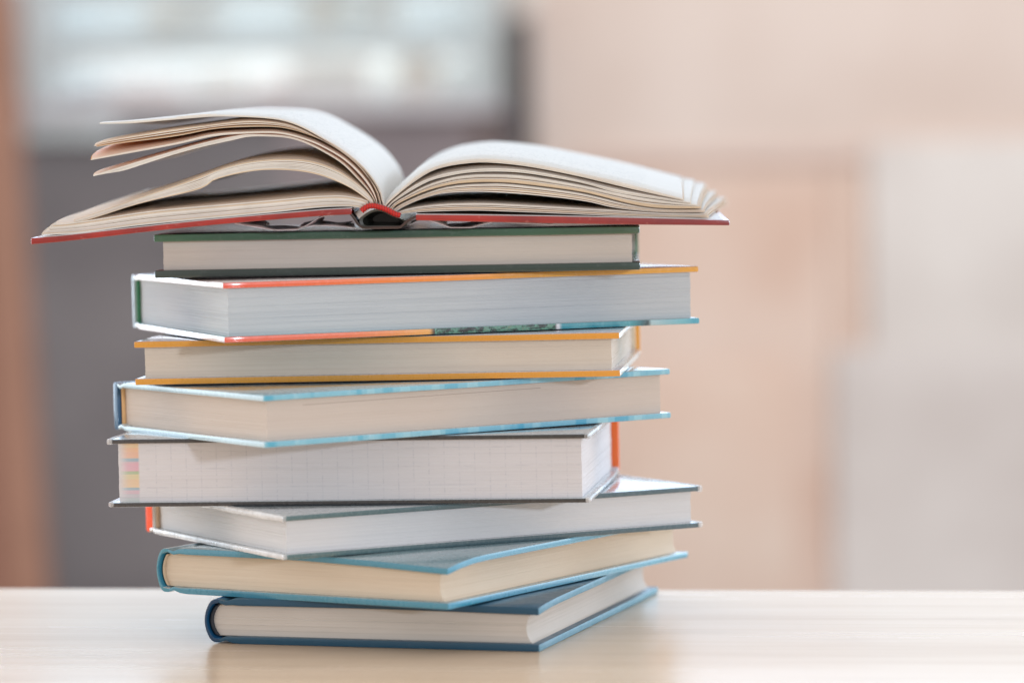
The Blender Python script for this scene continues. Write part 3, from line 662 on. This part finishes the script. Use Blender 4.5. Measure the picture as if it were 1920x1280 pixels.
def strip_solid(name, top, bot, mat, side, y0=0, y1=DEP, bevel=.04, n=16, lf=True, ny=10):
    bm = bmesh.new(); rings = []
    for j in range(ny+1):
        v_ = j/ny; ring = []
        for p in list(top)+list(bot)[::-1]:
            l = lift(p[0], p[1], side)*v_*(.55 if lf else 0)
            ring.append(bm.verts.new(((p[0]+.30*v_)*S, (y0+(y1-y0)*v_)*S, (p[1]+l)*S)))
        rings.append(ring)
    m_ = len(rings[0])
    for j in range(ny):
        for i in range(m_): bm.faces.new((rings[j][i], rings[j][(i+1) % m_], rings[j+1][(i+1) % m_], rings[j+1][i]))
    bm.faces.new(rings[0]); bm.faces.new(rings[-1][::-1])
    return finish(bm, name, mat, ob, bevel)
def red_cover():
    k = NT('red_cloth')
    n = k.noise(k.mapping((40, 40, 40)), 1, 4, .6)
    c = k.ramp(n, [(.35, srgb(136, 26, 26)), (.6, srgb(176, 40, 32))])
    sx = k.n('ShaderNodeSeparateXYZ'); k.l(k.tc.outputs['Object'], sx.inputs[0])
    c = k.mix(k.ramp(k.math('MULTIPLY', sx.outputs['X'], 6.8), [(.3, G3(0)), (.8, G3(.7))]), c, srgb(128, 52, 58))
    c = k.mix(k.ramp(k.noise(k.mapping((200, 200, 300)), 1, 3, .7), [(.6, G3(0)), (.75, G3(.4))]), c, srgb(228, 150, 140))
    k.l(c, k.b.inputs['Base Color']); k.b.inputs['Roughness'].default_value = .3
    k.b.inputs['Coat Weight'].default_value = .8; k.b.inputs['Coat Roughness'].default_value = .12
    return k.m
mr = red_cover()
def rs(pts, n=12): return [(p.x, p.y) for p in resample(pts, n)]
strip_solid('cover_board', rs(PR['coverL'][0]), rs(PR['coverL'][1]), mr, -1, -.35, DEP+.35)
strip_solid('cover_board', rs(PR['coverR'][0]), rs(PR['coverR'][1]), mr, 1, -.35, DEP+.35)
# endpapers: thin pale sheets pasted in the covers
me_ = paper_mat('endpaper', srgb(226, 224, 226), .05)
ep = [(a, b+.035) for a, b in rs(PR['coverL'][0])]; ep[-1] = (ep[-1][0]+.25, ep[-1][1]); strip_solid('endpaper', ep, [(a, b-.03) for a, b in ep], me_, -1, -.1, DEP+.1, 0)
ep = [(a, b+.035) for a, b in rs(PR['coverR'][0])]; ep[-1] = (ep[-1][0]-.25, ep[-1][1]); strip_solid('endpaper', ep, [(a, b-.03) for a, b in ep], me_, 1, -.1, DEP+.1, 0)
# spine cloth bowing down between the covers
sh = [(a, max(b, .03)) for a, b in rs(PR['shell'], 26)]
inn = []
for i, p in enumerate(sh):
    a = Vector(sh[max(i-1, 0)]); b = Vector(sh[min(i+1, len(sh)-1)]); d = (b-a).normalized(); inn.append((p[0]-d.y*.10, p[1]+d.x*.10))
kb = plain('worn_spine_cloth', srgb(66, 46, 42), .3, coat=.7, var=.3, scale=120)
strip_solid('spine', inn, sh, kb, 1, -.3, DEP+.3, .02, lf=False)
hl = rs(PR['hollow']+PR['hollow'][:1], 30)[:-1]
hl = [(a, max(b, .12)) for a, b in hl]
cx_ = sum(a for a, b in hl)/len(hl); cz_ = sum(b for a, b in hl)/len(hl)
bm = bmesh.new()
r0 = [bm.verts.new((a*S, -.05*S, b*S)) for a, b in hl]; r1 = [bm.verts.new((a*S, DEP*S, b*S)) for a, b in hl]
r2 = [bm.verts.new(((cx_+(a-cx_)*.86)*S, -.02*S, (cz_+(b-cz_)*.84)*S)) for a, b in hl]; r3 = [bm.verts.new(((cx_+(a-cx_)*.55)*S, 3.5*S, (cz_+(b-cz_)*.5)*S)) for a, b in hl]
mm = len(hl)
for i in range(mm):
    j = (i+1) % mm
    bm.faces.new((r0[i], r0[j], r1[j], r1[i])); bm.faces.new((r0[j], r0[i], r2[i], r2[j])); bm.faces.new((r2[j], r2[i], r3[i], r3[j]))
bm.faces.new(r1); bm.faces.new(r3)
finish(bm, 'spine_lining', plain('hollow_shade_lining', srgb(70, 72, 66), .4, coat=.4, var=.3), ob)  # darkness inside the hollow spine is put into this dark colour
# red headband across the folded sections
hb = resample(PR['headband'], 60)
def stripes():
    k = NT('red_headband'); sx = k.n('ShaderNodeSeparateXYZ'); k.l(k.tc.outputs['Object'], sx.inputs[0])
    w = k.math('FRACT', k.math('DIVIDE', sx.outputs['X'], .0011))
    k.l(k.ramp(w, [(0, srgb(150, 26, 26)), (.3, srgb(204, 40, 32)), (.8, srgb(204, 40, 32)), (1, srgb(110, 20, 20))]), k.b.inputs['Base Color']); k.b.inputs['Roughness'].default_value = .6
    return k.m
bm = bmesh.new(); rg = []
for q, p in enumerate(hb):
    rad = .115*(1+.22*math.sin(q*1.9))
    a = hb[max(q-1, 0)]; b = hb[min(q+1, 60)]; d = (b-a).normalized()
    rg.append([bm.verts.new(((p.x-d.y*rad*math.cos(w))*S, (-.12+.14*math.sin(w))*S, (p.y+d.x*rad*math.cos(w))*S)) for w in [2*math.pi*h/10 for h in range(10)]])
for q in range(60):
    for w in range(10): bm.faces.new((rg[q][w], rg[q][(w+1) % 10], rg[q+1][(w+1) % 10], rg[q+1][w]))
bm.faces.new(rg[0]); bm.faces.new(rg[-1][::-1])
finish(bm, 'headband', stripes(), ob)
# clear crumpled film sticking out between the covers and the green book
def film_mat():
    k = NT('clear_film'); k.b.inputs['Base Color'].default_value = (.95, .94, .96, 1); k.b.inputs['Roughness'].default_value = .25
    k.b.inputs['Specular IOR Level'].default_value = .9
    n = k.noise(k.mapping((55, 20, 55)), 1, 3, .6); k.bump(n, .6, .004)
    k.l(k.ramp(n, [(.35, G3(.7)), (.65, G3(1))]), k.b.inputs['Alpha'])
    tr = k.n('ShaderNodeBsdfTranslucent'); tr.inputs['Color'].default_value = (.97, .96, .97, 1)
    mx = k.n('ShaderNodeMixShader'); mx.inputs[0].default_value = .5
    k.l(k.b.outputs[0], mx.inputs[1]); k.l(tr.outputs[0], mx.inputs[2]); k.l(mx.outputs[0], k.out.inputs[0])
    return k.m
mf = film_mat()
def film(prof, y0, y1, up):
    pr = resample(prof, 40); bm = bmesh.new(); rows = []
    for j in range(13):
        v_ = j/12
        rows.append([(bm.verts.new(((p.x+.5*v_*math.sin(i*.3))*S, (y0+(y1-y0)*v_+.25*noise.noise(Vector((i*.2, 1, up))))*S,
                      (max(.03, p.y+.04)+up*v_+.12*noise.noise(Vector((i*.16, v_*3, 9)))*v_)*S))) for i, p in enumerate(pr)])
    for j in range(12):
        for i in range(40): bm.faces.new((rows[j][i], rows[j][i+1], rows[j+1][i+1], rows[j+1][i]))
    me = bpy.data.meshes.new('plastic_film'); bm.to_mesh(me); bm.free(); me.shade_smooth()
    o = link('plastic_film', me, mf, ob)
    md = o.modifiers.new('thickness', 'SOLIDIFY'); md.thickness = .00012
film(PR['filmL'], -.25, 3.5, .10); film(PR['filmL2'], -.1, 4, .12); film(PR['filmR'], -.25, 3.5, .10)
